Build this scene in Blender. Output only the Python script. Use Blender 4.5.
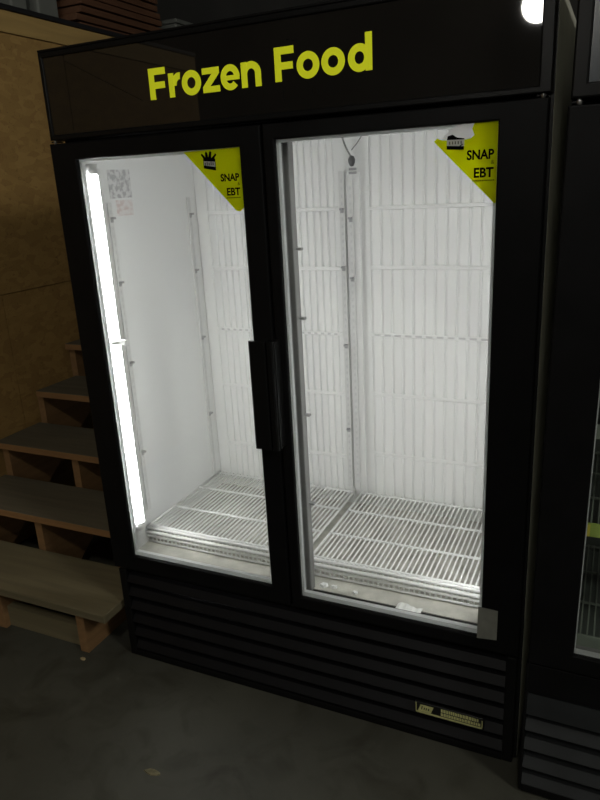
import bpy, bmesh, math, random
from mathutils import Vector, Matrix

for o in list(bpy.data.objects):
    bpy.data.objects.remove(o)
scn = bpy.context.scene
C = scn.collection

# ------------------------------------------------------------------ camera
cam = bpy.data.cameras.new('camera')
cam.sensor_fit = 'VERTICAL'
cam.sensor_height = 36.0
cam.lens = 679.145 / 800 * 36.0
cam.clip_start = 0.05
co = bpy.data.objects.new('camera', cam)
C.objects.link(co)
RT = Vector((0.90908593, 0.41340301, -0.05158232))
UP = Vector((-0.08177391, 0.29847286, 0.9509085))
FW = Vector((-0.40850436, 0.86023945, -0.30514306))
mw = Matrix.Identity(4)
for i in range(3):
    mw[i][0], mw[i][1], mw[i][2] = RT[i], UP[i], -FW[i]
mw.translation = Vector((1.52838, -1.62752, 1.63150))
co.matrix_world = mw
scn.camera = co

# ------------------------------------------------------------------ world, exposure
w = bpy.data.worlds.new('world')
scn.world = w
w.use_nodes = True
bg = w.node_tree.nodes['Background']
bg.inputs[0].default_value = (0.5, 0.55, 0.6, 1)
bg.inputs[1].default_value = 0.02
scn.view_settings.view_transform = 'Standard'
scn.view_settings.look = 'None'
scn.view_settings.exposure = 0.0
scn.view_settings.gamma = 1.0
scn.view_settings.use_curve_mapping = False

TUBE = 23.0        # strength of the freezer tubes
GLOBE = 128.0      # strength of the globe lamps, two of them added


# ------------------------------------------------------------------ materials
def new_mat(name):
    m = bpy.data.materials.new(name)
    m.use_nodes = True
    nt = m.node_tree
    return m, nt, nt.nodes['Principled BSDF']


def plain(name, col, rough=0.5, metal=0.0, var=0.0, scale=12.0, bump=0.0, bscale=60.0, spec=0.5):
    """A painted / moulded surface with slight tone variation and fine bump."""
    m, nt, p = new_mat(name)
    p.inputs['Base Color'].default_value = (*col, 1)
    p.inputs['Roughness'].default_value = rough
    p.inputs['Metallic'].default_value = metal
    p.inputs['Specular IOR Level'].default_value = spec
    tc = nt.nodes.new('ShaderNodeTexCoord')
    if var:
        n = nt.nodes.new('ShaderNodeTexNoise')
        n.inputs['Scale'].default_value = scale
        n.inputs['Detail'].default_value = 6
        nt.links.new(tc.outputs['Object'], n.inputs['Vector'])
        r = nt.nodes.new('ShaderNodeValToRGB')
        r.color_ramp.elements[0].position = 0.3
        r.color_ramp.elements[1].position = 0.7
        r.color_ramp.elements[0].color = (*[c * (1 - var) for c in col], 1)
        r.color_ramp.elements[1].color = (*[min(1, c * (1 + var)) for c in col], 1)
        nt.links.new(n.outputs['Fac'], r.inputs['Fac'])
        nt.links.new(r.outputs['Color'], p.inputs['Base Color'])
    if bump:
        n2 = nt.nodes.new('ShaderNodeTexNoise')
        n2.inputs['Scale'].default_value = bscale
        n2.inputs['Detail'].default_value = 4
        nt.links.new(tc.outputs['Object'], n2.inputs['Vector'])
        b = nt.nodes.new('ShaderNodeBump')
        b.inputs['Strength'].default_value = bump
        b.inputs['Distance'].default_value = 0.004
        nt.links.new(n2.outputs['Fac'], b.inputs['Height'])
        nt.links.new(b.outputs['Normal'], p.inputs['Normal'])
    return m


def glow(name, col, strength):
    m, nt, p = new_mat(name)
    p.inputs['Base Color'].default_value = (*col, 1)
    p.inputs['Emission Color'].default_value = (*col, 1)
    p.inputs['Emission Strength'].default_value = strength
    p.inputs['Specular IOR Level'].default_value = 0.1
    return m


def glass_mat(name, tint=(0.97, 0.985, 0.98), ior=1.45):
    m = bpy.data.materials.new(name)
    m.use_nodes = True
    nt = m.node_tree
    nt.nodes.clear()
    out = nt.nodes.new('ShaderNodeOutputMaterial')
    mix = nt.nodes.new('ShaderNodeMixShader')
    tr = nt.nodes.new('ShaderNodeBsdfTransparent')
    tr.inputs['Color'].default_value = (*tint, 1)
    gl = nt.nodes.new('ShaderNodeBsdfGlossy')
    gl.inputs['Roughness'].default_value = 0.02
    fr = nt.nodes.new('ShaderNodeFresnel')
    # a thin pane: leaving and entering light meet the same reflectance
    geo = nt.nodes.new('ShaderNodeNewGeometry')
    mr = nt.nodes.new('ShaderNodeMapRange')
    mr.inputs['To Min'].default_value = ior
    mr.inputs['To Max'].default_value = 1.0 / ior
    nt.links.new(geo.outputs['Backfacing'], mr.inputs['Value'])
    nt.links.new(mr.outputs['Result'], fr.inputs['IOR'])
    nt.links.new(fr.outputs[0], mix.inputs[0])
    nt.links.new(tr.outputs[0], mix.inputs[1])
    nt.links.new(gl.outputs[0], mix.inputs[2])
    nt.links.new(mix.outputs[0], out.inputs['Surface'])
    return m


def vinyl(name, col):
    """Thin printed film on the glass: half diffuse, half translucent."""
    m = bpy.data.materials.new(name)
    m.use_nodes = True
    nt = m.node_tree
    nt.nodes.clear()
    out = nt.nodes.new('ShaderNodeOutputMaterial')
    mix = nt.nodes.new('ShaderNodeMixShader')
    mix.inputs[0].default_value = 0.62
    d = nt.nodes.new('ShaderNodeBsdfDiffuse')
    t = nt.nodes.new('ShaderNodeBsdfTranslucent')
    for s in (d, t):
        s.inputs['Color'].default_value = (*col, 1)
    nt.links.new(d.outputs[0], mix.inputs[1])
    nt.links.new(t.outputs[0], mix.inputs[2])
    nt.links.new(mix.outputs[0], out.inputs['Surface'])
    return m


def osb_mat():
    m, nt, p = new_mat('osb_board')
    p.inputs['Roughness'].default_value = 0.75
    tc = nt.nodes.new('ShaderNodeTexCoord')
    mp = nt.nodes.new('ShaderNodeMapping')
    mp.inputs['Scale'].default_value = (1, 0.6, 1.2)
    mp.inputs['Rotation'].default_value = (0.5, 0, 0)
    nt.links.new(tc.outputs['Object'], mp.inputs['Vector'])
    nz = nt.nodes.new('ShaderNodeTexNoise')
    nz.inputs['Scale'].default_value = 9
    nz.inputs['Detail'].default_value = 3
    nt.links.new(mp.outputs[0], nz.inputs['Vector'])
    mv = nt.nodes.new('ShaderNodeMixRGB')
    mv.inputs[0].default_value = 0.05
    nt.links.new(mp.outputs[0], mv.inputs[1])
    nt.links.new(nz.outputs['Color'], mv.inputs[2])
    vo = nt.nodes.new('ShaderNodeTexVoronoi')
    vo.inputs['Scale'].default_value = 34
    nt.links.new(mv.outputs[0], vo.inputs['Vector'])
    r = nt.nodes.new('ShaderNodeValToRGB')
    e = r.color_ramp.elements
    e[0].color = (0.32, 0.19, 0.06, 1)
    e[1].color = (0.40, 0.25, 0.08, 1)
    e[0].position, e[1].position = 0.1, 0.9
    for pos, c in ((0.35, (0.335, 0.205, 0.064)), (0.6, (0.365, 0.225, 0.07))):
        x = e.new(pos)
        x.color = (*c, 1)
    sep = nt.nodes.new('ShaderNodeSeparateColor')
    nt.links.new(vo.outputs['Color'], sep.inputs[0])
    nt.links.new(sep.outputs[0], r.inputs['Fac'])
    n2 = nt.nodes.new('ShaderNodeTexNoise')
    n2.inputs['Scale'].default_value = 48
    n2.inputs['Detail'].default_value = 6
    n2.inputs['Distortion'].default_value = 1.5
    nt.links.new(tc.outputs['Object'], n2.inputs['Vector'])
    r2 = nt.nodes.new('ShaderNodeValToRGB')
    r2.color_ramp.elements[0].position = 0.24
    r2.color_ramp.elements[0].color = (0.35, 0.3, 0.25, 1)
    r2.color_ramp.elements[1].position = 0.42
    r2.color_ramp.elements[1].color = (1, 1, 1, 1)
    nt.links.new(n2.outputs['Fac'], r2.inputs['Fac'])
    mul = nt.nodes.new('ShaderNodeMixRGB')
    mul.blend_type = 'MULTIPLY'
    mul.inputs[0].default_value = 0.6
    nt.links.new(r.outputs['Color'], mul.inputs[1])
    nt.links.new(r2.outputs['Color'], mul.inputs[2])
    nt.links.new(mul.outputs[0], p.inputs['Base Color'])
    b = nt.nodes.new('ShaderNodeBump')
    b.inputs['Strength'].default_value = 0.25
    b.inputs['Distance'].default_value = 0.003
    nt.links.new(vo.outputs['Distance'], b.inputs['Height'])
    nt.links.new(b.outputs['Normal'], p.inputs['Normal'])
    return m


def wood_mat(name, c0, c1, axis=0, grain=38.0):
    m, nt, p = new_mat(name)
    p.inputs['Roughness'].default_value = 0.7
    tc = nt.nodes.new('ShaderNodeTexCoord')
    mp = nt.nodes.new('ShaderNodeMapping')
    s = [grain, grain, grain]
    s[axis] = 2.2
    mp.inputs['Scale'].default_value = s
    nt.links.new(tc.outputs['Object'], mp.inputs['Vector'])
    n = nt.nodes.new('ShaderNodeTexNoise')
    n.inputs['Scale'].default_value = 1.0
    n.inputs['Detail'].default_value = 5
    n.inputs['Distortion'].default_value = 0.6
    nt.links.new(mp.outputs[0], n.inputs['Vector'])
    r = nt.nodes.new('ShaderNodeValToRGB')
    r.color_ramp.elements[0].position = 0.3
    r.color_ramp.elements[1].position = 0.7
    r.color_ramp.elements[0].color = (*c0, 1)
    r.color_ramp.elements[1].color = (*c1, 1)
    nt.links.new(n.outputs['Fac'], r.inputs['Fac'])
    nt.links.new(r.outputs['Color'], p.inputs['Base Color'])
    return m


def floor_mat():
    m, nt, p = new_mat('concrete')
    p.inputs['Roughness'].default_value = 0.6
    p.inputs['Specular IOR Level'].default_value = 0.3
    tc = nt.nodes.new('ShaderNodeTexCoord')
    n = nt.nodes.new('ShaderNodeTexNoise')
    n.inputs['Scale'].default_value = 2.2
    n.inputs['Detail'].default_value = 9
    n.inputs['Roughness'].default_value = 0.65
    nt.links.new(tc.outputs['Object'], n.inputs['Vector'])
    r = nt.nodes.new('ShaderNodeValToRGB')
    e = r.color_ramp.elements
    e[0].position, e[1].position = 0.3, 0.72
    e[0].color = (0.042, 0.042, 0.033, 1)
    e[1].color = (0.070, 0.070, 0.055, 1)
    nt.links.new(n.outputs['Fac'], r.inputs['Fac'])
    v = nt.nodes.new('ShaderNodeTexNoise')
    v.inputs['Scale'].default_value = 7
    v.inputs['Detail'].default_value = 8
    v.inputs['Distortion'].default_value = 0.8
    nt.links.new(tc.outputs['Object'], v.inputs['Vector'])
    r2 = nt.nodes.new('ShaderNodeValToRGB')
    r2.color_ramp.elements[0].position = 0.50
    r2.color_ramp.elements[1].position = 0.72
    r2.color_ramp.elements[0].color = (1, 1, 1, 1)
    r2.color_ramp.elements[1].color = (0.62, 0.6, 0.55, 1)
    nt.links.new(v.outputs['Fac'], r2.inputs['Fac'])
    mul = nt.nodes.new('ShaderNodeMixRGB')
    mul.blend_type = 'MULTIPLY'
    mul.inputs[0].default_value = 1
    nt.links.new(r.outputs['Color'], mul.inputs[1])
    nt.links.new(r2.outputs['Color'], mul.inputs[2])
    nt.links.new(mul.outputs[0], p.inputs['Base Color'])
    b = nt.nodes.new('ShaderNodeBump')
    b.inputs['Strength'].default_value = 0.15
    b.inputs['Distance'].default_value = 0.004
    nt.links.new(v.outputs['Fac'], b.inputs['Height'])
    nt.links.new(b.outputs['Normal'], p.inputs['Normal'])
    return m


def print_mat(name, paper, ink, scale=(120, 30, 90), thr=0.52):
    """Illegible printed panel: blotchy rows of ink on paper."""
    m, nt, p = new_mat(name)
    p.inputs['Roughness'].default_value = 0.6
    tc = nt.nodes.new('ShaderNodeTexCoord')
    mp = nt.nodes.new('ShaderNodeMapping')
    mp.inputs['Scale'].default_value = scale
    nt.links.new(tc.outputs['Object'], mp.inputs['Vector'])
    n = nt.nodes.new('ShaderNodeTexNoise')
    n.inputs['Scale'].default_value = 1
    n.inputs['Detail'].default_value = 3
    nt.links.new(mp.outputs[0], n.inputs['Vector'])
    r = nt.nodes.new('ShaderNodeValToRGB')
    r.color_ramp.elements[0].position = thr - 0.06
    r.color_ramp.elements[1].position = thr + 0.08
    r.color_ramp.elements[0].color = (*paper, 1)
    r.color_ramp.elements[1].color = (*ink, 1)
    nt.links.new(n.outputs['Fac'], r.inputs['Fac'])
    nt.links.new(r.outputs['Color'], p.inputs['Base Color'])
    return m


M = {
    'concrete': floor_mat(),
    'osb': osb_mat(),
    'plate_wood': wood_mat('plate_lumber', (0.36, 0.24, 0.085), (0.46, 0.31, 0.11), 1),
    'tread_wood': wood_mat('tread_plywood', (0.088, 0.078, 0.052), (0.12, 0.106, 0.072), 0),
    'new_tread': wood_mat('fresh_tread_lumber', (0.115, 0.098, 0.055), (0.16, 0.136, 0.076), 0),
    'nosing': wood_mat('tread_edge', (0.20, 0.105, 0.04), (0.27, 0.145, 0.055), 0),
    'stringer': wood_mat('stringer_lumber', (0.19, 0.105, 0.042), (0.25, 0.14, 0.058), 1),
    'board': wood_mat('reddish_board', (0.10, 0.045, 0.022), (0.17, 0.08, 0.04), 1),
    'black': plain('black_powder_coat', (0.005, 0.005, 0.0053), 0.45, var=0.2, bump=0.05, bscale=300, spec=0.1),
    'sign': plain('sign_face', (0.010, 0.0088, 0.0075), 0.02, var=0.15, scale=5),
    'sign_grey': plain('slate_sign_face', (0.035, 0.042, 0.05), 0.18, var=0.15, scale=5),
    'trim': plain('black_plastic', (0.006, 0.006, 0.006), 0.35, var=0.1, spec=0.12),
    'side': plain('cabinet_side_steel', (0.50, 0.50, 0.42), 0.5, var=0.12, scale=6),
    'louvre': plain('louvre_steel', (0.0065, 0.0065, 0.0075), 0.5, var=0.15, spec=0.12),
    'louvre_lit': plain('lit_louvre_steel', (0.020, 0.022, 0.023), 0.5, var=0.15, spec=0.15),  # lighter copy of the louvre colour, stands for stronger light on these slats
    'dark': plain('dark_void', (0.004, 0.004, 0.004), 0.8),
    'liner': plain('white_liner', (0.75, 0.755, 0.75), 0.4, var=0.015, scale=3),
    'liner_floor': plain('dirty_liner_floor', (0.48, 0.47, 0.42), 0.5, var=0.22, scale=18),
    'back': plain('white_ribbed_panel', (0.80, 0.80, 0.79), 0.42),
    'slot': plain('vent_slot', (0.58, 0.58, 0.58), 0.8),
    'white_metal': plain('white_coated_steel', (0.74, 0.74, 0.73), 0.35, var=0.02),
    'rack': plain('white_coated_wire', (0.80, 0.80, 0.79), 0.35, var=0.03, scale=30),
    'standard': plain('shelf_standard_steel', (0.66, 0.66, 0.65), 0.4, var=0.03),
    'clip': plain('shelf_clip_steel', (0.36, 0.36, 0.36), 0.4, 0.4),
    'alu': vinyl('white_spacer', (0.85, 0.86, 0.86)),
    'gasket': plain('grey_gasket', (0.17, 0.17, 0.165), 0.55, var=0.1),
    'steel': plain('bright_steel', (0.55, 0.55, 0.55), 0.3, 0.9),
    'glass': glass_mat('door_glass'),
    'cover': glass_mat('lamp_cover', (0.98, 0.98, 0.98), 1.3),
    'tube': glow('tube_light', (1.0, 0.992, 0.985), TUBE),
    'off_tube': plain('unlit_tube', (0.6, 0.6, 0.6), 0.3),
    'globe': glow('globe_light', (1.0, 0.97, 0.88), GLOBE),
    'globe_fill': glow('added_globe_light', (1.0, 0.97, 0.88), GLOBE * 0.29),  # glow of the added large lamp
    'letters': glow('lit_sign_letters', (0.70, 0.74, 0.02), 0.24),
    'yellow': vinyl('yellow_film', (0.70, 0.74, 0.008)),
    'film_white': vinyl('white_film', (0.80, 0.80, 0.80)),
    'ink': vinyl('black_ink', (0.006, 0.006, 0.006)),
    'soft_ink': vinyl('olive_ink', (0.16, 0.17, 0.01)),
    'tape': plain('grey_tape', (0.20, 0.205, 0.18), 0.5, var=0.12, scale=40),
    'label': print_mat('faded_label', (0.66, 0.66, 0.66), (0.40, 0.40, 0.41), (40, 55, 60), 0.5),
    'pink_label': print_mat('faded_pink_print', (0.72, 0.69, 0.68), (0.62, 0.52, 0.50), (10, 40, 70), 0.5),
    'plate_ink': plain('plate_black', (0.006, 0.006, 0.006), 0.35),
    'plate_gold': plain('plate_pale_gold', (0.50, 0.50, 0.22), 0.4, var=0.1, scale=60),
    'paper': plain('paper', (0.75, 0.75, 0.73), 0.8, var=0.08, scale=50),
    'frost': plain('frost', (0.8, 0.8, 0.8), 0.7, bump=0.4),
    'cable': plain('grey_cable', (0.22, 0.22, 0.21), 0.5),
    'plug': plain('dark_plug', (0.09, 0.09, 0.09), 0.5),
    'dim_shelf': plain('shaded_shelf', (0.20, 0.23, 0.19), 0.4, var=0.05),  # shade of the unlit interior put into the shelf colour
    'dim_liner': plain('shaded_liner', (0.085, 0.10, 0.088), 0.5, var=0.08),  # liner darkened in its colour to stand for the dim interior
    'tag_green': plain('green_price_tag', (0.32, 0.42, 0.08), 0.5, var=0.05),
    'tag_yellow': plain('yellow_price_tag', (0.65, 0.55, 0.08), 0.5, var=0.05),
    'wall': plain('painted_block', (0.10, 0.10, 0.095), 0.8, var=0.12, scale=2),
    'ceil': plain('dark_deck', (0.05, 0.05, 0.05), 0.8, var=0.2, scale=2),
    'bin': plain('pale_grey_bin', (0.17, 0.18, 0.165), 0.55, var=0.08),
    'rack_post': plain('dark_rack_steel', (0.010, 0.010, 0.012), 0.6),
    'leaf': plain('faded_leaf', (0.13, 0.115, 0.06), 0.8, var=0.3, scale=80),
    'chip': plain('dry_chip', (0.33, 0.26, 0.14), 0.8, var=0.2, scale=80),
}


# ------------------------------------------------------------------ mesh builder
class MB:
    def __init__(self):
        self.bm = bmesh.new()
        self.mats = []

    def mi(self, m):
        if m not in self.mats:
            self.mats.append(m)
        return self.mats.index(m)

    def _mark(self, faces, m, smooth=False):
        i = self.mi(m)
        for f in faces:
            f.material_index = i
            f.smooth = smooth

    def box(self, x0, x1, y0, y1, z0, z1, m, bevel=0.0, seg=2):
        b2 = bmesh.new()
        v = bmesh.ops.create_cube(b2, size=1.0)['verts']
        for q in v:
            q.co = Vector((x0 + (q.co.x + .5) * (x1 - x0), y0 + (q.co.y + .5) * (y1 - y0), z0 + (q.co.z + .5) * (z1 - z0)))
        if bevel:
            bmesh.ops.bevel(b2, geom=b2.edges[:], offset=bevel, segments=seg, affect='EDGES', profile=0.5)
        self._merge(b2, m)
        return self

    def _merge(self, b2, m, smooth=False):
        vm = {}
        fs = []
        for v in b2.verts:
            vm[v] = self.bm.verts.new(v.co)
        for f in b2.faces:
            fs.append(self.bm.faces.new([vm[v] for v in f.verts]))
        self._mark(fs, m, smooth)
        b2.free()

    def quadprism(self, prof, axis, a0, a1, m):
        """prof: closed 2D outline, extruded along axis between a0 and a1."""
        def P(p, a):
            if axis == 'x':
                return Vector((a, p[0], p[1]))
            if axis == 'y':
                return Vector((p[0], a, p[1]))
            return Vector((p[0], p[1], a))
        va = [self.bm.verts.new(P(p, a0)) for p in prof]
        vb = [self.bm.verts.new(P(p, a1)) for p in prof]
        n = len(prof)
        fs = [self.bm.faces.new(va[::-1]), self.bm.faces.new(vb)]
        for i in range(n):
            j = (i + 1) % n
            fs.append(self.bm.faces.new([va[i], va[j], vb[j], vb[i]]))
        self._mark(fs, m)
        return self

    def tube(self, pts, r, m, n=8, caps=True):
        pts = [Vector(p) for p in pts]
        rings = []
        ref = None
        for i, p in enumerate(pts):
            if i == 0:
                t = pts[1] - p
            elif i == len(pts) - 1:
                t = p - pts[i - 1]
            else:
                t = (pts[i + 1] - pts[i - 1])
            t.normalize()
            if ref is None:
                ref = Vector((0, 0, 1)) if abs(t.z) < 0.9 else Vector((1, 0, 0))
            u = t.cross(ref).normalized()
            v = u.cross(t).normalized()
            ref = v
            rings.append([self.bm.verts.new(p + r * (math.cos(a) * u + math.sin(a) * v))
                          for a in [2 * math.pi * k / n for k in range(n)]])
        fs = []
        for a, b in zip(rings, rings[1:]):
            for k in range(n):
                fs.append(self.bm.faces.new([a[k], a[(k + 1) % n], b[(k + 1) % n], b[k]]))
        self._mark(fs, m, n > 6)
        if caps:
            self._mark([self.bm.faces.new(rings[0][::-1]), self.bm.faces.new(rings[-1])], m)
        return self

    def lathe(self, prof, cx, cy, m, n=24):
        """prof: (radius, z) pairs revolved about the vertical through cx, cy."""
        rings = []
        for r, z in prof:
            rings.append([self.bm.verts.new((cx + r * math.cos(2 * math.pi * k / n), cy + r * math.sin(2 * math.pi * k / n), z))
                          for k in range(n)])
        fs = []
        for a, b in zip(rings, rings[1:]):
            for k in range(n):
                fs.append(self.bm.faces.new([a[k], a[(k + 1) % n], b[(k + 1) % n], b[k]]))
        self._mark(fs, m, True)
        return self

    def ring(self, ox0, ox1, oz0, oz1, ix0, ix1, iz0, iz1, y0, y1, m, bevel=0.0):
        """A rectangular frame in the XZ plane."""
        b2 = bmesh.new()
        o = [(ox0, oz0), (ox1, oz0), (ox1, oz1), (ox0, oz1)]
        i = [(ix0, iz0), (ix1, iz0), (ix1, iz1), (ix0, iz1)]
        V = {}
        for tag, pts in (('o', o), ('i', i)):
            for k, (x, z) in enumerate(pts):
                V[tag, k, 0] = b2.verts.new((x, y0, z))
                V[tag, k, 1] = b2.verts.new((x, y1, z))
        for k in range(4):
            j = (k + 1) % 4
            b2.faces.new([V['o', k, 0], V['o', j, 0], V['i', j, 0], V['i', k, 0]])
            b2.faces.new([V['o', j, 1], V['o', k, 1], V['i', k, 1], V['i', j, 1]])
            b2.faces.new([V['o', j, 0], V['o', k, 0], V['o', k, 1], V['o', j, 1]])
            b2.faces.new([V['i', k, 0], V['i', j, 0], V['i', j, 1], V['i', k, 1]])
        if bevel:
            es = [e for e in b2.edges if all(abs(v.co.y - y0) < 1e-6 for v in e.verts)
                  and not (abs(e.verts[0].co.x - e.verts[1].co.x) > 1e-6 and abs(e.verts[0].co.z - e.verts[1].co.z) > 1e-6)]
            bmesh.ops.bevel(b2, geom=es, offset=bevel, segments=2, affect='EDGES', profile=0.5)
        self._merge(b2, m)
        return self

    def poly(self, pts, y, m, th=0.0008):
        """A flat printed shape in the XZ plane, thickness th towards the viewer side."""
        self.quadprism(pts, 'y', y - th, y, m)
        return self

    def build(self, name, parent=None):
        me = bpy.data.meshes.new(name)
        bmesh.ops.recalc_face_normals(self.bm, faces=self.bm.faces[:])
        off = ORIG.get(parent, Vector((0, 0, 0))) if parent else Vector((0, 0, 0))
        if not parent:
            xs = [v.co for v in self.bm.verts]
            lo = Vector([min(c[i] for c in xs) for i in range(3)])
            hi = Vector([max(c[i] for c in xs) for i in range(3)])
            off = Vector(((lo.x + hi.x) / 2, (lo.y + hi.y) / 2, lo.z))
        for v in self.bm.verts:
            v.co -= off
        self.bm.to_mesh(me)
        self.bm.free()
        for m in self.mats:
            me.materials.append(m)
        o = bpy.data.objects.new(name, me)
        C.objects.link(o)
        if parent:
            o.parent = parent
        else:
            o.location = off
        ORIG[o] = off
        return o


ORIG = {}


def tag(o, label, cat, group=None):
    o['label'] = label
    o['category'] = cat
    if group:
        o['group'] = group
    return o


def thing(name, label, cat, loc, group=None):
    o = bpy.data.objects.new(name, None)
    C.objects.link(o)
    o.location = loc
    o.empty_display_size = 0.1
    ORIG[o] = Vector(loc)
    return tag(o, label, cat, group)


def struct(o):
    o['kind'] = 'structure'
    return o


def dup(o, delta, label, parent=None):
    c = o.copy()
    C.objects.link(c)
    if parent is None:
        c.location = Vector(o.location) + Vector(delta)
        c['label'] = label
        ORIG[c] = ORIG[o] + Vector(delta)
    else:
        c.parent = parent
    for ch in [k for k in bpy.data.objects if k.parent == o]:
        dup(ch, None, None, c)
    return c


# ------------------------------------------------------------------ setting
WX = -1.05          # face of the chipboard wall
struct(MB().box(-7, 6.5, -9, 9, -0.1, 0, M['concrete']).build('floor'))
struct(MB().box(-7, 6.5, -9, 9, 5.2, 5.3, M['ceil']).build('ceiling'))
struct(MB().box(-7.2, -7, -9, 9, 0, 5.2, M['wall']).build('wall_far'))
struct(MB().box(6.5, 6.7, -9, 9, 0, 5.2, M['wall']).build('wall_right'))
struct(MB().box(-7, 6.5, 9, 9.2, 0, 5.2, M['wall']).build('wall_back'))
struct(MB().box(-7, 6.5, -9.2, -9, 0, 5.2, M['wall']).build('wall_front'))

# chipboard partition: panels with seams, top plates above
pw = MB()
zsp = [0.0, 1.205, 2.335]
ysp = [-1.90, -0.69, 0.65, 1.87, 4.30]
yup = [-2.5, -1.29, -0.07, 1.95, 4.30]
for row, ys in ((0, ysp), (1, yup)):
    for a, b in zip(ys, ys[1:]):
        pw.box(WX - 0.012, WX, a + 0.002, b - 0.002, zsp[row] + 0.002, zsp[row + 1] - 0.002, M['osb'])
pw.box(WX - 0.10, WX - 0.0125, -2.5, 4.30, 0, 2.335, M['stringer'])
struct(pw.build('wall_left'))
struct(MB().box(WX - 0.11, WX + 0.004, -2.5, 4.30, 2.337, 2.428, M['plate_wood'], 0.002).build('trim_1'))
struct(MB().box(-4.5, WX + 0.012, -2.5, 4.30, 2.43, 2.452, M['rack_post'], 0.002).build('trim_2'))
struct(MB().box(-4.6, -4.5, -2.5, 4.30, 0, 2.43, M['stringer']).build('wall_store'))

# ------------------------------------------------------------------ freezer with lit interior
W = 1.375
fz = thing('display_freezer', 'tall black two-door freezer, brightly lit white inside, with yellow Frozen Food sign', 'freezer',
           (W / 2, 0.38, 0))


def annulus(mb, cx, cz, rx, rz, th, a0, a1, y, m, n=28):
    P = []
    for k in range(n + 1):
        a = math.radians(a0 + (a1 - a0) * k / n)
        P.append((math.cos(a), math.sin(a)))
    for (c0, s0), (c1, s1) in zip(P, P[1:]):
        mb.poly([(cx + rx * c0, cz + rz * s0), (cx + rx * c1, cz + rz * s1),
                 (cx + (rx - th) * c1, cz + (rz - th) * s1), (cx + (rx - th) * c0, cz + (rz - th) * s0)], y, m)


# outer cabinet
c = MB()
c.box(0.004, 0.03, 0.052, 0.75, 0.05, 1.995, M['side'], 0.003)
c.box(W - 0.03, W + 0.004, 0.024, 0.75, 0.012, 1.995, M['side'])
c.box(W - 0.03, W + 0.0035, 0.016, 0.024, 0.012, 1.995, M['trim'])
c.box(0.03, W - 0.03, 0.71, 0.75, 0.05, 1.995, M['side'])
c.box(0.03, W - 0.03, 0.06, 0.71, 1.84, 1.995, M['trim'])
c.box(0.03, W - 0.03, 0.06, 0.71, 0.05, 0.34, M['dark'])
c.ring(0.004, W - 0.004, 0.34, 1.80, 0.036, W - 0.05, 0.40, 1.755, 0.052, 0.066, M['black'])
for x in (0.08, W - 0.08):
    for yy in (0.12, 0.66):
        c.box(x - 0.03, x + 0.03, yy - 0.03, yy + 0.03, 0.0, 0.05, M['dark'])
c.build('cabinet', fz)
# centre mullion
ml = MB().box(0.640, 0.736, 0.052, 0.082, 0.38, 1.79, M['gasket'], 0.003).build('mullion', fz)
for zc in (1.46, 1.27, 0.985, 0.70):
    k = MB()
    k.box(0.735, 0.752, 0.066, 0.080, zc - 0.004, zc + 0.003, M['clip'], 0.001, 1)
    k.build('shelf_clip', ml)

# white liner
YB = 0.672
li = MB()
li.box(0.018, 0.040, 0.067, YB + 0.03, 0.38, 1.83, M['liner'])
li.box(W - 0.055, W - 0.032, 0.067, YB + 0.03, 0.38, 1.83, M['liner'])
li.box(0.040, W - 0.055, 0.067, YB + 0.03, 1.80, 1.83, M['liner'])
li.build('liner', fz)
MB().box(0.040, W - 0.055, 0.067, YB + 0.03, 0.37, 0.402, M['liner_floor']).build('liner_floor', fz)


# ribbed rear panels with flat bands
def ribbed(x0, x1, bands, edge=0.0, pitch=0.038):
    mb = MB()
    if edge:
        mb.box(x0 - edge, x0, YB - 0.001, YB + 0.012, 0.402, 1.80, M['back'])
    mb.box(x0, x1, YB + 0.004, YB + 0.012, 0.402, 1.80, M['back'])
    zs = [0.402] + [b for b in bands] + [1.80]
    n = int((x1 - x0) / pitch)
    st = x0 + ((x1 - x0) - n * pitch) / 2
    lo = 0.402
    for b in list(bands) + [None]:
        hi = (b - 0.007) if b else 1.80
        for k in range(n):
            a = st + k * pitch
            e = YB - 0.002
            mb.quadprism([(a + 0.002, YB + 0.0045), (a + 0.006, e), (a + pitch - 0.006, e), (a + pitch - 0.002, YB + 0.0045)], 'z', lo, hi, M['back'])
        if b:
            mb.quadprism([(YB + 0.004, b - 0.008), (YB + 0.0002, b - 0.005), (YB + 0.0002, b + 0.005), (YB + 0.004, b + 0.008)],
                         'x', x0, x1, M['back'])
            if 1.0 < b < 1.2:
                for k in range(n):
                    a = st + k * pitch
                    mb.box(a + 0.006, a + pitch - 0.008, YB - 0.0005, YB + 0.001, b - 0.0035, b + 0.0035, M['slot'], 0.0004, 1)
            lo = b + 0.007
    return mb.build('rear_panel', fz)


ribbed(0.090, 0.623, (0.600, 0.855, 1.087, 1.328, 1.536), 0.049, 0.027)
ribbed(0.74, 1.315, (0.627, 0.866, 1.091, 1.332, 1.533))
# flat centre strip and duct post
pp = MB()
pp.box(0.6235, 0.739, YB + 0.002, YB + 0.012, 0.402, 1.80, M['back'])
pp.box(0.665, 0.709, YB - 0.015, YB + 0.002, 0.44, 1.655, M['white_metal'], 0.005)
pp.build('centre_post', fz)


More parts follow.
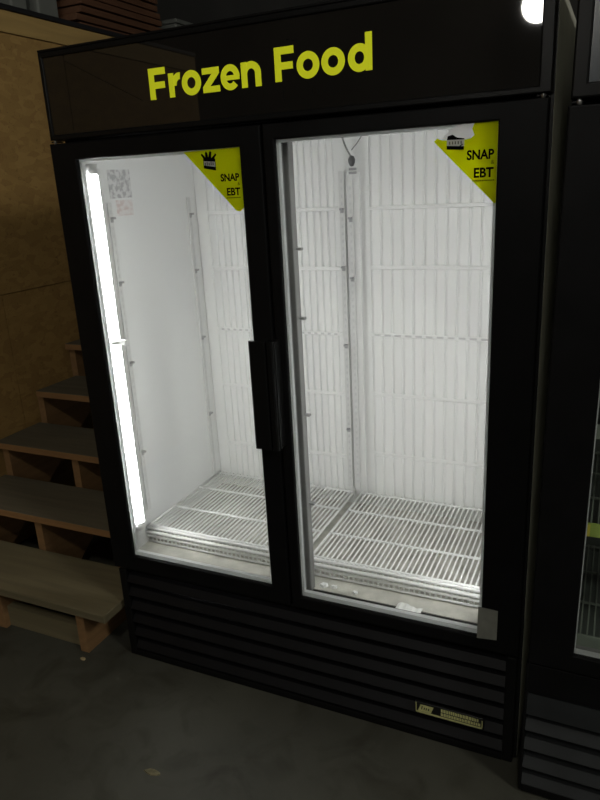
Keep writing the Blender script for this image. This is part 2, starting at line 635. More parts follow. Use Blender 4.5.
# slotted shelf standards with clips
def standard(x, y, face, z0, z1, clips):
    mb = MB()
    if face == 'x':
        mb.box(x, x + 0.006, y - 0.010, y + 0.010, z0, z1, M['standard'], 0.001, 1)
    else:
        mb.box(x - 0.010, x + 0.010, y - 0.006, y, z0, z1, M['standard'], 0.001, 1)
    z = z0 + 0.03
    while z < z1 - 0.03:
        if face == 'x':
            mb.box(x + 0.0061, x + 0.0066, y - 0.003, y + 0.003, z, z + 0.011, M['slot'])
        else:
            mb.box(x - 0.003, x + 0.003, y - 0.0066, y - 0.0061, z, z + 0.011, M['slot'])
        z += 0.0254
    s = mb.build('shelf_standard', fz)
    for zc in clips:
        k = MB()
        if face == 'x':
            k.box(x + 0.005, x + 0.020, y - 0.006, y + 0.006, zc - 0.004, zc + 0.003, M['clip'], 0.001, 1)
            k.box(x + 0.005, x + 0.009, y - 0.006, y + 0.006, zc - 0.014, zc + 0.003, M['clip'], 0.001, 1)
        else:
            k.box(x - 0.006, x + 0.006, y - 0.020, y - 0.005, zc - 0.004, zc + 0.003, M['clip'], 0.001, 1)
            k.box(x - 0.006, x + 0.006, y - 0.009, y - 0.005, zc - 0.014, zc + 0.003, M['clip'], 0.001, 1)
        k.build('shelf_clip', s)
    return s


standard(0.040, 0.6175, 'x', 0.475, 1.60, (0.745, 1.066, 1.33, 1.539))
standard(0.040, 0.165, 'x', 0.52, 1.60, (0.749, 1.077, 1.349, 1.553))
standard(0.640, YB + 0.002, 'y', 0.475, 1.66, (0.72, 1.05, 1.335, 1.535))
standard(0.678, YB - 0.015, 'y', 0.475, 1.645, (1.30, 1.505))


# lamps in the front corners
def lamp(x0, off, side):
    mb = MB()
    s = 1 if side > 0 else -1
    xa = x0
    g = off - 0.022
    mb.quadprism([(xa, 0.068), (xa + s * 0.004, 0.068), (xa + s * (0.004 + g), 0.082), (xa + s * (0.024 + g), 0.088),
                  (xa + s * (0.024 + g), 0.090), (xa + s * 0.010, 0.136), (xa, 0.138)], 'z', 0.50, 1.70, M['white_metal'])
    h = mb.build('lamp_housing', fz)
    cx, cy = xa + s * off, 0.0635
    t = MB()
    t.tube([(cx, cy, 0.53), (cx, cy, 1.685)], 0.0160, M['tube'], 20)
    t.build('lamp_tube', h)
    for z in (0.515, 1.70):
        k = MB()
        k.tube([(cx, cy, z - 0.015), (cx, cy, z + 0.014)], 0.019, M['white_metal'], 18)
        k.build('lamp_socket', h)
    k = MB()
    pr = [(cx + 0.0205 * math.cos(math.radians(q)), cy + 0.0205 * math.sin(math.radians(q))) for q in range(0, 360, 18)]
    k.quadprism(pr, 'z', 1.166, 1.178, M['white_metal'])
    k.box(min(xa, xa + s * (off + 0.045)), max(xa, xa + s * (off + 0.045)), cy - 0.004, cy + 0.012, 1.164, 1.180, M['white_metal'], 0.002)
    k.build('lamp_bracket', h)


lamp(0.0405, 0.037, 1)
lamp(W - 0.0555, 0.022, -1)

# faded instruction label on the left liner wall
lb = MB()
lb.box(0.0395, 0.0406, 0.178, 0.290, 1.612, 1.700, M['label'])
lb.box(0.0395, 0.0406, 0.203, 0.288, 1.556, 1.606, M['pink_label'])
lo = lb.build('instruction_label', fz)
lo['label'] = 'faded grey instruction label on left inner wall'

# sensor cable, plug and tag above the post
cb = MB()
pts = []
for k in range(13):
    t = k / 12
    pts.append((0.648 + 0.035 * t ** 1.5, YB - 0.008 - 0.012 * math.sin(math.pi * t), 1.80 - 0.10 * t))
cb.tube(pts, 0.003, M['cable'], 8)
pts = [(0.735 - 0.012 * math.sin(t * 1.6) - 0.04 * t * t, YB - 0.010, 1.80 - 0.075 * t) for t in [k / 10 for k in range(11)]]
cb.tube(pts, 0.0022, M['cable'], 8)
cable = cb.build('sensor_cable', fz)
MB().lathe([(0.0, 1.708), (0.008, 1.705), (0.012, 1.695), (0.011, 1.684), (0.006, 1.674), (0.0, 1.672)], 0.687, YB - 0.022,
           M['plug'], 14).build('plug', cable)
tg = MB()
for z in (1.648, 1.660):
    tg.box(0.680, 0.706, YB - 0.034, YB - 0.027, z, z + 0.008, M['clip'], 0.001, 1)
tg.build('cable_clamp', fz)


# doors
def sticker(name, yellow, extra, logo, lx, parent, snap, amp, ebt, small):
    mb = MB()
    y = 0.0068
    for pts in yellow:
        mb.poly(pts, y, M['yellow'])
    for pts, mt in extra:
        mb.poly(pts, y - 0.0009, mt)
    for i, (pts, mt) in enumerate(logo):
        mb.poly(pts, y - 0.0018 - (0.00012 * i), mt, 0.0003)
    for txt, (x0, x1, z0, z1), off, mt in ((('SNAP',) + snap), (('&',) + amp), (('EBT',) + ebt)):
        text_into(mb, txt, x0, x1, z0, z1, y - 0.0012, off, mt)
    x0, x1, z = small
    rnd = random.Random(4)
    x = x0
    while x < x1:
        d = rnd.uniform(0.0015, 0.003)
        mb.poly([(x, z), (x + d, z), (x + d, z + 0.0025), (x, z + 0.0025)], y - 0.0009, M['soft_ink'])
        x += d + 0.001
    return mb.build(name, parent)


def text_into(mb, txt, x0, x1, z0, z1, y, off, mt):
    cu = bpy.data.curves.new('tmp', 'FONT')
    cu.body = txt
    cu.offset = off
    cu.extrude = 0.0
    cu.resolution_u = 4
    ob = bpy.data.objects.new('tmp', cu)
    C.objects.link(ob)
    dg = bpy.context.evaluated_depsgraph_get()
    me = ob.evaluated_get(dg).to_mesh()
    xs = [v.co.x for v in me.vertices]
    ys = [v.co.y for v in me.vertices]
    a, b, cc, d = min(xs), max(xs), min(ys), max(ys)
    vs = [mb.bm.verts.new((x0 + (v.co.x - a) / (b - a) * (x1 - x0), y, z0 + (v.co.y - cc) / (d - cc) * (z1 - z0))) for v in me.vertices]
    fs = []
    for p in me.polygons:
        try:
            fs.append(mb.bm.faces.new([vs[i] for i in p.vertices]))
        except ValueError:
            pass
    mb._mark(fs, mt)
    ob.evaluated_get(dg).to_mesh_clear()
    bpy.data.objects.remove(ob)
    bpy.data.curves.remove(cu)


DZ0, DZ1 = 0.368, 1.774


def door(x0, x1, gx0, gx1, gz0, gz1, parent, y=0.0, z0=DZ0, z1=DZ1, seal='gasket', rim=1.0):
    mb = MB()
    mb.ring(x0, x1, z0, z1, gx0, gx1, gz0, gz1, y, y + 0.030, M['black'], 0.004)
    d = mb.build('door', parent)
    MB().ring(x0 + 0.006, x1 - 0.006, z0 + 0.006, z1 - 0.006, gx0 - 0.002, gx1 + 0.002, gz0 - 0.002, gz1 + 0.002,
              y + 0.0305, y + (0.051 if seal == 'gasket' else 0.038), M[seal]).build('gasket', d)
    MB().ring(gx0, gx1, gz0, gz1, gx0 + 0.007 * rim, gx1 - 0.008 * rim, gz0 + 0.014 * rim, gz1 - 0.007 * rim, y + 0.013, y + 0.026, M['alu']).build('spacer', d)
    MB().box(gx0 + 0.0005, gx1 - 0.0005, y + 0.008, y + 0.0125, gz0 + 0.0005, gz1 - 0.0005, M['glass']).build('glass_pane', d)
    return d


GZ0, GZ1 = 0.417, 1.732
dl = door(-0.010, 0.6835, 0.082, 0.621, GZ0 + 0.009, GZ1 - 0.006, fz, seal='liner')
dr = door(0.6905, 1.371, 0.722, 1.268, GZ0 - 0.009, GZ1 + 0.004, fz)


def handle(x0, x1, x2, parent):
    mb = MB()
    # an upright grip strip standing off the door, with a returned edge
    mb.quadprism([(x0, -0.044), (x0 + 0.004, -0.048), (x1 - 0.004, -0.048), (x1, -0.044), (x1, -0.036), (x0, -0.036)],
                 'z', 0.912, 1.226, M['trim'])
    mb.box(x2 - 0.008, x2 + 0.008, -0.037, 0.0005, 0.914, 1.224, M['trim'], 0.001, 1)
    mb.build('handle', parent)


handle(0.629, 0.681, 0.665, dl)
handle(0.6835, 0.703, 0.697, dr)


def hinge(x, z, y, parent):
    mb = MB()
    mb.box(x - 0.014, x + 0.008, y + 0.004, y + 0.03, z - 0.002, z + 0.002, M['trim'], 0.0005, 1)
    mb.tube([(x, y + 0.006, z - 0.006), (x, y + 0.006, z + 0.007)], 0.005, M['steel'], 10)
    mb.build('hinge', parent)


hinge(1.358, 1.779, 0.0, dr)
hinge(0.010, 1.779, 0.0, dl)

# stickers
K = M['ink']
logoL = [([(0.508, 1.679), (0.5445, 1.672), (0.5445, 1.702), (0.508, 1.706)], K),
         ([(0.5095, 1.6865), (0.5435, 1.681), (0.5435, 1.694), (0.5095, 1.697)], M['film_white'])]
for (bx, bz, tx, tz) in ((0.513, 1.706, 0.505, 1.717), (0.520, 1.706, 0.518, 1.721), (0.528, 1.705, 0.531, 1.722), (0.536, 1.704, 0.546, 1.715)):
    logoL.append(([(bx - 0.0045, bz - 0.002), (bx + 0.0045, bz - 0.003), (tx + 0.004, tz - 0.004), (tx, tz), (tx - 0.003, tz - 0.004)], K))
for (cx, h) in ((0.514, 0.007), (0.520, 0.008), (0.526, 0.0065), (0.532, 0.008), (0.538, 0.0065)):
    logoL.append(([(cx - 0.002, 1.6862), (cx + 0.0018, 1.6857), (cx + 0.0018, 1.6862 + h), (cx - 0.002, 1.6866 + h)], M['cable']))
sl = sticker('sticker',
             [[(0.4475, 1.7235), (0.596, 1.568), (0.607, 1.5655), (0.617, 1.573), (0.6235, 1.578), (0.6235, 1.7255)]],
             [], logoL, None, dl,
             ((0.556, 0.6125, 1.643, 1.6625), 0.035, K), ((0.606, 0.613, 1.632, 1.640), 0.0, M['soft_ink']),
             ((0.572, 0.6125, 1.607, 1.6265), 0.035, K), (0.570, 0.612, 1.600))
sl['label'] = 'intact yellow triangular SNAP and EBT sticker'
logoR = [([(1.155, 1.6845), (1.194, 1.6815), (1.1935, 1.692), (1.155, 1.6945)], K),
         ([(1.155, 1.703), (1.175, 1.7005), (1.1945, 1.7015), (1.1945, 1.7055), (1.178, 1.7085), (1.168, 1.715), (1.157, 1.7125)], K),
         ([(1.1555, 1.692), (1.1945, 1.689), (1.1945, 1.7035), (1.1555, 1.7045)], M['film_white']),
         ([(1.184, 1.688), (1.193, 1.694), (1.189, 1.694), (1.181, 1.688)], K)]
for k in range(5):
    a = 1.160 + k * 0.0065
    logoR.append(([(a, 1.6945), (a + 0.0035, 1.6942), (a + 0.0035, 1.7005), (a, 1.7008)], M['cable']))
sr = sticker('sticker',
             [[(1.1254, 1.703), (1.15, 1.6775), (1.199, 1.668), (1.199, 1.703), (1.1921, 1.7023), (1.1444, 1.7043), (1.1326, 1.7095)],
              [(1.15, 1.6775), (1.2639, 1.5635), (1.2672, 1.5640), (1.2672, 1.7385), (1.2173, 1.7385), (1.2140, 1.731), (1.2109, 1.7244),
               (1.2135, 1.718), (1.2163, 1.7111), (1.2086, 1.7051), (1.199, 1.703), (1.199, 1.668)]],
             [([(1.146, 1.7045), (1.197, 1.7035), (1.2085, 1.7055), (1.2150, 1.7111), (1.2105, 1.7244), (1.2150, 1.734), (1.192, 1.7365),
                (1.172, 1.731), (1.160, 1.722), (1.150, 1.715)], M['film_white'])], logoR, None, dr,
             ((1.2005, 1.2605, 1.6585, 1.680), 0.035, K), ((1.254, 1.2615, 1.648, 1.656), 0.0, M['soft_ink']),
             ((1.217, 1.2605, 1.620, 1.6415), 0.035, K), (1.214, 1.262, 1.6125))
sr['label'] = 'torn yellow triangular SNAP and EBT sticker'
# strip of tape at the lower corner of the right door
tp = MB()
tp.quadprism([(1.2585, 0.404), (1.3115, 0.410), (1.3120, 0.503), (1.2600, 0.505)], 'y', -0.0012, -0.0002, M['tape'])
to = tp.build('tape_patch', dr)
to['label'] = 'grey tape patch'

# sign box
sg = MB()
sg.ring(0.0, W, 1.783, 2.0137, 0.014, W - 0.026, 1.797, 1.999, -0.004, 0.06, M['trim'], 0.003)
sg.box(0.0, W, -0.004, 0.075, 2.0137, 2.020, M['trim'], 0.002)
sg.build('sign_frame', fz)
sp = MB()
sp.box(0.0145, W - 0.0265, 0.0, 0.055, 1.7975, 1.9985, M['sign'])
rs = random.Random(2)
for (xa, za, xb, zb, t) in ((0.755, 1.846, 0.757, 1.822, 0.0012), (0.832, 1.842, 0.834, 1.825, 0.0009), (0.77, 1.955, 0.80, 1.948, 0.0008),
                            (0.09, 1.985, 0.34, 1.86, 0.0006)):
    d = Vector((zb - za, -(xb - xa))).normalized() * t
    sp.poly([(xa - d.x, za - d.y), (xb - d.x, zb - d.y), (xb + d.x, zb + d.y), (xa + d.x, za + d.y)], -0.0001, M['trim'], 0.0003)
panel = sp.build('sign_panel', fz)


def glyph_word(which):
    mb = MB()
    m = M['letters']
    y = -0.0002
    B, H, X = 1.8620, 0.0755, 0.0575

    def bar(x0, x1, z0, z1):
        mb.poly([(x0, z0), (x1, z0), (x1, z1), (x0, z1)], y - 0.0004, m)

    def F(x, w, b):
        bar(x, x + 0.0175, b, b + H)
        bar(x + 0.0175, x + w, b + H - 0.0165, b + H)
        bar(x + 0.0175, x + w * 0.93, b + 0.026, b + 0.042)

    def O(x, w, b):
        annulus(mb, x + w / 2, b + X / 2, w / 2, X / 2 + 0.001, 0.0165, 0, 360, y, m, 40)

    def r(x, b):
        bar(x, x + 0.0165, b, b + X)
        annulus(mb, x + 0.0335, b + X - 0.0305, 0.0265, 0.0305, 0.0165, 82, 180, y, m, 14)

    def z(x, w, b):
        bar(x, x + w, b, b + 0.0145)
        bar(x, x + w, b + X - 0.0145, b + X)
        mb.poly([(x, b + 0.0145), (x + 0.022, b + 0.0145), (x + w, b + X - 0.0145), (x + w - 0.022, b + X - 0.0145)], y, m)

    def e(x, w, b):
        annulus(mb, x + w / 2, b + X / 2, w / 2, X / 2 + 0.001, 0.0155, 0, 318, y, m, 40)
        bar(x + 0.010, x + w - 0.0005, b + X / 2 - 0.0065, b + X / 2 + 0.0045)

    def n(x, w, b):
        bar(x, x + 0.0165, b, b + X)
        bar(x + w - 0.0165, x + w, b, b + X - 0.026)
        annulus(mb, x + w / 2, b + X - 0.027, w / 2, 0.028, 0.0165, 0, 180, y, m, 24)

    def d(x, w, b):
        annulus(mb, x + (w - 0.003) / 2, b + X / 2, (w - 0.003) / 2, X / 2 + 0.001, 0.0165, 0, 360, y, m, 40)
        bar(x + w - 0.0165, x + w, b, b + H + 0.004)

    if which == 0:
        F(0.366, 0.053, 1.8585)
        r(0.4275, 1.859)
        O(0.4675, 0.058, 1.8595)
        z(0.5305, 0.050, 1.860)
        e(0.5840, 0.0545, 1.8605)
        n(0.6435, 0.055, 1.861)
    else:
        F(0.7365, 0.052, 1.865)
        O(0.7945, 0.059, 1.8655)
        O(0.8585, 0.059, 1.866)
        d(0.9250, 0.059, 1.8665)
    return mb.build('lettering', panel)


glyph_word(0)['label'] = 'yellow-green word Frozen'
glyph_word(1)['label'] = 'yellow-green word Food'


# louvred grille
def grille(x0, x1, y, zs, top, parent, mt, endcap):
    mb = MB()
    mb.box(x0, x1, y + 0.055, y + 0.060, 0.015, top, M['dark'])
    mb.box(x0, x0 + endcap, y + 0.002, y + 0.056, 0.001, top, M['trim'], 0.004)
    mb.box(x1 - endcap, x1, y + 0.002, y + 0.056, 0.001, top, M['trim'], 0.004)
    mb.box(x0 + endcap, x1 - endcap, y + 0.002, y + 0.056, 0.001, 0.024, M['trim'], 0.002)
    g = mb.build('grille', parent)
    for a, b in zip(zs, zs[1:]):
        h = b - a
        k = MB()
        k.quadprism([(y + 0.004, a + h * 0.16), (y + 0.0015, a + h * 0.24), (y + 0.018, a + h * 0.66), (y + 0.034, a + h * 0.72),
                     (y + 0.036, a + h * 0.68), (y + 0.020, a + h * 0.60), (y + 0.0075, a + h * 0.18)], 'x', x0 + endcap, x1 - endcap, mt)
        k.build('louvre', g)
    return g


gr = grille(0.006, 1.369, 0.0, [0.022, 0.078, 0.134, 0.190, 0.246, 0.302, 0.352], 0.362, fz, M['louvre'], 0.03)
# name plate on the grille
npl = MB()
npl.box(1.085, 1.286, -0.006, 0.004, 0.099, 0.138, M['plate_ink'], 0.001, 1)
G = M['plate_gold']
yy = -0.0062
npl.poly([(1.087, 0.101), (1.284, 0.101), (1.284, 0.1065), (1.087, 0.1065)], yy, G)
npl.poly([(1.087, 0.101), (1.0895, 0.101), (1.0895, 0.136), (1.087, 0.136)], yy, G)
npl.poly([(1.2810, 0.101), (1.284, 0.101), (1.284, 0.130), (1.2810, 0.130)], yy, G)
npl.poly([(1.094, 0.1075), (1.133, 0.1075), (1.141, 0.131), (1.102, 0.131)], yy, G)
for (a, h) in ((1.104, 0.012), (1.111, 0.008), (1.117, 0.008), (1.124, 0.008)):
    npl.poly([(a, 0.115), (a + 0.0028, 0.115), (a + 0.0045, 0.115 + h), (a + 0.0017, 0.115 + h)], yy - 0.0009, M['plate_ink'])
rn = random.Random(7)
for (za, zb, xa, xb) in ((0.1225, 0.1335, 1.163, 1.270), (0.1095, 0.1195, 1.163, 1.277)):
    x = xa
    while x < xb:
        ww = rn.uniform(0.004, 0.008)
        npl.poly([(x, za), (x + ww, za), (x + ww, zb - rn.uniform(0, 0.003)), (x, zb)], yy, G)
        x += ww + 0.0018
npl.build('name_plate', gr)


# ------------------------------------------------------------------ wire shelves lying in the freezer
def wire_shelf(x0, x1, label):
    yf, yb, zt = 0.140, 0.655, 0.464
    t = thing('wire_shelf', label, 'shelf', ((x0 + x1) / 2, 0.4, 0.404), 'wire shelves on the freezer floor')
    f = MB()
    r = 0.0035
    # rim: sides, back, two front rails
    f.tube([(x0, yf, zt), (x0, yb, zt)], 0.0045, M['rack'])
    f.tube([(x1, yf, zt), (x1, yb, zt)], 0.0045, M['rack'])
    f.tube([(x0, yb, zt - 0.005), (x1, yb, zt - 0.005)], r, M['rack'])
    f.build('rim', t)
    fr = MB()
    for (yy, z, rr) in ((yf - 0.002, zt - 0.002, 0.0055), (yf - 0.007, zt - 0.017, 0.0065), (yf - 0.006, zt - 0.033, 0.005), (yf - 0.004, zt - 0.054, 0.004)):
        fr.tube([(x0, yy, z), (x1, yy, z)], rr, M['rack'])
    fr.build('front_rail', t)
    for yy in (0.150, 0.310, 0.488, 0.640):
        MB().tube([(x0, yy, zt + 0.0015), (x1, yy, zt + 0.0015)], 0.0044, M['rack']).build('crossbar', t)
    n = int(round((x1 - x0) / 0.0165))
    for k in range(1, n):
        x = x0 + (x1 - x0) * k / n
        MB().tube([(x, yb, zt), (x, yf + 0.004, zt), (x, yf - 0.0005, zt - 0.006), (x, yf - 0.001, zt - 0.056)], 0.0031, M['rack'], 6).build('wire', t)
    for x in (x0, x1):
        for yy in (yf + 0.01, yb - 0.01):
            MB().tube([(x, yy, zt - 0.005), (x, yy, 0.4035)], 0.0035, M['rack']).build('foot', t)
    return t


wire_shelf(0.047, 0.662, 'white wire shelf on the freezer floor behind the left door, below the handle')
wire_shelf(0.696, 1.290, 'white wire shelf on the freezer floor behind the right door with torn sticker')


# bits lying on the freezer floor
def flake(name, x, y, z, rx, ry, h, m, label, cat, seed, group=None):
    r = random.Random(seed)
    mb = MB()
    n = 9
    P = []
    for k in range(n):
        a = 2 * math.pi * k / n
        s = r.uniform(0.75, 1.1)
        P.append((x + rx * s * math.cos(a), y + ry * s * math.sin(a)))
    lo = [mb.bm.verts.new((p[0], p[1], z)) for p in P]
    hi = [mb.bm.verts.new((x + (p[0] - x) * 0.85, y + (p[1] - y) * 0.85, z + h * r.uniform(0.6, 1.2))) for p in P]
    ct = mb.bm.verts.new((x, y, z + h))
    fs = [mb.bm.faces.new(lo[::-1])]
    for k in range(n):
        j = (k + 1) % n
        fs.append(mb.bm.faces.new([lo[k], lo[j], hi[j], hi[k]]))
        fs.append(mb.bm.faces.new([hi[k], hi[j], ct]))
    mb._mark(fs, m)
    return tag(mb.build(name), label, cat, group)


ps = MB()
n = 8
P0 = Vector((1.008, 0.052)); P1 = Vector((1.084, 0.050)); dp = Vector((0.004, 0.022))
vs = []
for j in range(3):
    for i in range(n + 1):
        p = P0.lerp(P1, i / n) + dp * (j / 2)
        z = 0.4045 + 0.010 * (math.sin(i * 0.8) * 0.5 + 0.5) * (j / 2) + 0.002 * (i % 2)
        vs.append((p.x, p.y, z))
top = [ps.bm.verts.new(v) for v in vs]
bot = [ps.bm.verts.new((v[0], v[1], v[2] - 0.0012)) for v in vs]
fs = []
for j in range(2):
    for i in range(n):
        a = j * (n + 1) + i
        fs.append(ps.bm.faces.new([top[a], top[a + 1], top[a + n + 2], top[a + n + 1]]))
        fs.append(ps.bm.faces.new([bot[a + n + 1], bot[a + n + 2], bot[a + 1], bot[a]]))
ps._mark(fs, M['paper'])
tag(ps.build('paper_scrap'), 'crumpled white paper scrap on freezer floor behind the right door', 'paper')
flake('frost_lump', 0.762, 0.090, 0.402, 0.016, 0.010, 0.010, M['frost'], 'larger frost lump on freezer floor by the centre mullion', 'frost', 1)
flake('frost_lump', 0.795, 0.094, 0.402, 0.011, 0.008, 0.008, M['frost'], 'middle frost lump on freezer floor, right of the larger lump', 'frost', 2)
flake('frost_lump', 0.868, 0.088, 0.402, 0.010, 0.007, 0.006, M['frost'], 'small frost lump nearest the paper scrap on freezer floor', 'frost', 3)

# ------------------------------------------------------------------ second freezer at the right edge
X2, Y2 = 1.398, -0.09
W2 = 0.69
f2 = thing('display_freezer', 'unlit black glass-door freezer with louvres at the right edge', 'freezer', (X2 + W2 / 2, Y2 + 0.38, 0))
c = MB()
XE = X2 + W2
c.box(X2 + 0.004, X2 + 0.03, Y2 + 0.052, Y2 + 0.75, 0.05, 1.995, M['side'], 0.003)
c.box(XE - 0.03, XE - 0.004, Y2 + 0.052, Y2 + 0.75, 0.05, 1.995, M['side'], 0.003)
c.box(X2 + 0.03, XE - 0.03, Y2 + 0.71, Y2 + 0.75, 0.05, 1.995, M['side'])
c.box(X2 + 0.03, XE - 0.03, Y2 + 0.06, Y2 + 0.71, 1.84, 1.995, M['trim'])
c.box(X2 + 0.03, XE - 0.03, Y2 + 0.06, Y2 + 0.71, 0.05, 0.34, M['dark'])
c.ring(X2 + 0.004, XE - 0.004, 0.34, 1.77, X2 + 0.07, XE - 0.07, 0.40, 1.72, Y2 + 0.052, Y2 + 0.066, M['black'])
for x in (X2 + 0.06, XE - 0.06):
    for yy in (0.12, 0.66):
        c.box(x - 0.03, x + 0.03, Y2 + yy - 0.03, Y2 + yy + 0.03, 0.0, 0.05, M['dark'])
c.build('cabinet', f2)
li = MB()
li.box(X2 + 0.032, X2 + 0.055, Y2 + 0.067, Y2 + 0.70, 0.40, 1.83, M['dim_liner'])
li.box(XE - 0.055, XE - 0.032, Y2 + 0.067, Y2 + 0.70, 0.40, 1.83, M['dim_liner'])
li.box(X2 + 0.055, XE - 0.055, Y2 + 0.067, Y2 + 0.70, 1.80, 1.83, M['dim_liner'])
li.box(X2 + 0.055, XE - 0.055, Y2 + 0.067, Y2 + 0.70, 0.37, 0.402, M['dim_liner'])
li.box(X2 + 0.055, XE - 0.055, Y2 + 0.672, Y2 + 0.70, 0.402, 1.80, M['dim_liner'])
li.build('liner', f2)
d2 = door(X2 + 0.002, XE - 0.004, 1.505, XE - 0.09, 0.475, 1.70, f2, Y2, 0.425, 1.741, rim=0.4)
hinge(X2 + 0.022, 1.747, Y2, d2)
sg = MB()
sg.ring(X2 + 0.006, XE, 1.753, 2.0137, X2 + 0.036, XE - 0.014, 1.780, 1.999, Y2 - 0.004, Y2 + 0.06, M['trim'], 0.004)
sg.box(X2 + 0.010, XE, Y2, Y2 + 0.075, 2.0137, 2.020, M['trim'], 0.002)
sg.build('sign_frame', f2)
MB().box(X2 + 0.0365, XE - 0.0145, Y2, Y2 + 0.055, 1.7805, 1.9985, M['sign_grey']).build('sign_panel', f2)
g2 = grille(X2 - 0.002, XE - 0.004, Y2, [0.014, 0.070, 0.133, 0.196, 0.258], 0.42, f2, M['louvre_lit'], 0.008)
MB().quadprism([(Y2 + 0.002, 0.262), (Y2 + 0.012, 0.322), (Y2 + 0.03, 0.326), (Y2 + 0.03, 0.262)], 'x', X2 + 0.006, XE - 0.012,
               M['louvre_lit']).build('apron', g2)
MB().box(X2 + 0.003, XE - 0.006, Y2 + 0.006, Y2 + 0.054, 0.330, 0.419, M['black'], 0.003).build('header', f2)
f2.rotation_euler.y = 0.0085
f2.location.z = 0.003
# inner shelves with tag rails
s0 = None
for i, (z, txt) in enumerate(((0.432, 'bottom wire shelf inside the unlit right-hand freezer'), (0.765, 'wire shelf carrying the green tag rail in unlit freezer'),
                              (1.03, 'wire shelf above the green tag rail in unlit freezer'), (1.31, 'topmost wire shelf inside the unlit right-hand freezer'))):
    t = thing('wire_shelf', txt, 'shelf', (X2 + W2 / 2, Y2 + 0.4, z), 'shelves in the unlit freezer')
    f = MB()
    lean = 0.0085 * z
    xa, xb, ya, yb = X2 + 0.066 + lean, XE - 0.066 + lean, Y2 + 0.16, Y2 + 0.655
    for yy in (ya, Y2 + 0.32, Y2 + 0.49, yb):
        f.tube([(xa - 0.009, yy, z), (xb + 0.009, yy, z)], 0.004, M['dim_shelf'])
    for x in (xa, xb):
        f.tube([(x, ya, z), (x, yb, z)], 0.004, M['dim_shelf'])
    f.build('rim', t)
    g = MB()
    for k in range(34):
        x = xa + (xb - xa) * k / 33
        g.tube([(x, ya, z + 0.005), (x, yb, z + 0.005)], 0.0022, M['dim_shelf'], 5)
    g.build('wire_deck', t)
    r = MB()
    r.quadprism([(ya - 0.006, z - 0.030), (ya - 0.012, z - 0.028), (ya - 0.006, z + 0.006), (ya - 0.002, z + 0.006)], 'x', xa, xb,
                M['tag_green'] if i == 1 else M['dim_shelf'])
    rail = r.build('tag_rail', t)
    if i == 1:
        k = MB()
        k.quadprism([(ya - 0.014, z - 0.027), (ya - 0.0125, z - 0.027), (ya - 0.0075, z + 0.003), (ya - 0.009, z + 0.003)], 'x',
                    xa + 0.015, xa + 0.05, M['tag_yellow'])
        k.build('price_tag', rail)

# ------------------------------------------------------------------ wooden stairs
ST = thing('staircase', 'open wooden staircase with sawtooth stringers beside the chipboard wall', 'stairs', (-0.55, 0.5, 0))
RZ, DY, Z1, YN = 0.173, 0.26, 0.213, -0.083
NT = 8
for k in range(NT):
    y0 = YN + k * DY
    z = Z1 + k * RZ
    mb = MB()
    mt = M['new_tread'] if k == 0 else M['tread_wood']
    xl = (-1.03, -1.03, -1.03, -0.995, -1.017, -1.03, -1.03, -1.03)[k]
    mb.box(xl, -0.014, y0, y0 + 0.283, z - 0.032, z, mt, 0.0025)
    o = mb.build('tread', ST)
    e = MB()
    e.box(xl + 0.001, -0.015, y0 - 0.0012, y0 + 0.001, z - 0.030, z - 0.002, M['new_tread'] if k == 0 else M['nosing'])
    e.build('nosing', o)
for x in (-1.004, -0.585, -0.165):
    pr = []
    for k in range(NT):
        yk = YN + 0.03 + k * DY
        zt = Z1 + k * RZ - 0.0325
        zb = 0.0005 if k == 0 else Z1 + (k - 1) * RZ - 0.0325
        pr += [(yk, zb), (yk, zt)]
    ye = YN + 0.03 + NT * DY
    zt = Z1 + (NT - 1) * RZ - 0.0325
    pr += [(ye, zt), (ye, zt - 0.16), (YN + 0.03 + 0.36, 0.0005)]
    MB().quadprism(pr, 'x', x - 0.019, x + 0.019, M['stringer']).build('stringer', ST)
MB().box(WX + 0.025, -0.185, YN + 0.052, YN + 0.090, 0.0005, 0.089, M['new_tread'], 0.002).build('kick_board', ST)
# landing posts
for x in (-1.02, -0.16):
    MB().box(x - 0.025, x + 0.025, YN + NT * DY - 0.03, YN + NT * DY + 0.03, 0.0005, Z1 + (NT - 1) * RZ - 0.20, M['stringer']).build('support_post', ST)

# ------------------------------------------------------------------ things stored on the loft above the wall
LZ = 2.4525
for (a, b, h, lab) in ((1.58, 1.70, 0.44, 'narrow pale grey storage bin at far left on the loft'),
                       (1.785, 1.95, 0.46, 'wider pale grey storage bin on the loft, left of the stacked boards'),
                       (3.20, 3.70, 0.36, 'grey storage bin on the loft behind the stacked boards')):
    t = thing('storage_bin', lab, 'bin', (-1.95, (a + b) / 2, LZ), 'pale bins on the loft')
    m2 = MB()
    m2.box(-2.25, -1.62, a, b, LZ, LZ + h, M['bin'], 0.012)
    m2.build('bin_body', t)
    MB().box(-2.26, -1.61, a - 0.008, b + 0.008, LZ + h, LZ + h + 0.03, M['bin'], 0.006).build('bin_lid', t)
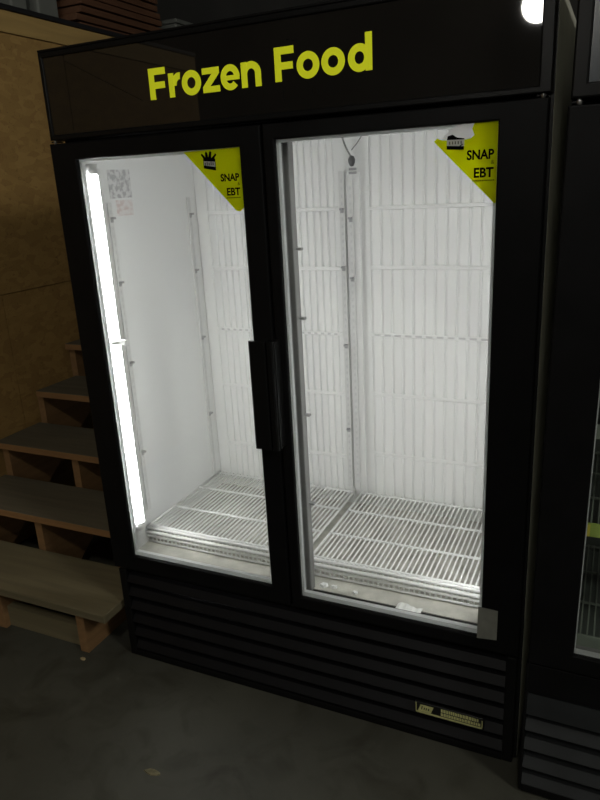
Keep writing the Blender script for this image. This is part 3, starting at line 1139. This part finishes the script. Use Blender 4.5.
# a tall upright and stacked boards
words = ['lowest', 'second', 'third', 'fourth', 'fifth', 'sixth', 'seventh', 'eighth', 'ninth', 'tenth', 'eleventh', 'topmost']
for i in range(12):
    z = LZ + i * 0.046
    b = MB()
    r = random.Random(i)
    dx = r.uniform(-0.012, 0.012)
    b.box(-1.95 + dx, -1.55 + dx, 2.05 + r.uniform(-0.03, 0.03), 2.90 + r.uniform(-0.02, 0.02), z, z + 0.036, M['board'], 0.003)
    if i < 11:
        for yy in (2.22, 2.72):
            b.box(-1.94, -1.60, yy - 0.02, yy + 0.02, z + 0.036, z + 0.046, M['board'])
    o = b.build('wood_board')
    tag(o, 'reddish brown board, %s in the stack on the loft' % words[i] if i else 'reddish brown board, lowest in the stack on the loft',
        'board', 'boards stacked on the loft')

# ------------------------------------------------------------------ bits on the warehouse floor
flake('wood_chip', -0.144, -0.089, 0.0, 0.012, 0.007, 0.005, M['chip'], 'small wood chip on the floor by the bottom stair', 'chip', 5)
flake('dry_leaf', 0.403, -0.413, 0.0, 0.030, 0.012, 0.003, M['leaf'], 'dry brown leaf scrap on the concrete floor in front of freezer', 'leaf', 6)


# ------------------------------------------------------------------ globe lamps: one reflected in the sign, two added for light
def globe_lamp(x, y, z, r, label, mt='globe'):
    t = thing('globe_lamp', label, 'lamp', (x, y, z), 'globe lamps hanging in the warehouse')
    mb = MB()
    pr = [(r * math.sin(math.pi * k / 16), z - r * math.cos(math.pi * k / 16)) for k in range(0, 16)]
    pr[0] = (0.0015, z - r)
    mb.lathe(pr, x, y, M[mt], 24)
    mb.build('globe', t)
    cp = MB()
    cp.lathe([(0.001, z + r * 1.30), (0.03, z + r * 1.28), (0.05, z + r * 1.0), (0.055, z + r * 0.92), (0.001, z + r * 0.92)], x, y, M['trim'], 18)
    cp.build('cap', t)
    MB().tube([(x, y, z + r * 1.29), (x, y, 5.2)], 0.006, M['trim']).build('cord', t)
    return t


globe_lamp(0.70, -5.5, 3.02, 0.14, 'white globe lamp reflected in the freezer sign')
globe_lamp(1.95, -3.6, 4.5, 0.155, 'added unseen globe lamp high behind the camera at right')  # added lamp, lights the floor and the gap between the freezers
globe_lamp(4.4, -1.6, 3.7, 0.35, 'added large globe lamp, unseen, far to the right', 'globe_fill')  # added lamp, brightens the chipboard wall; oversized to soften shadows
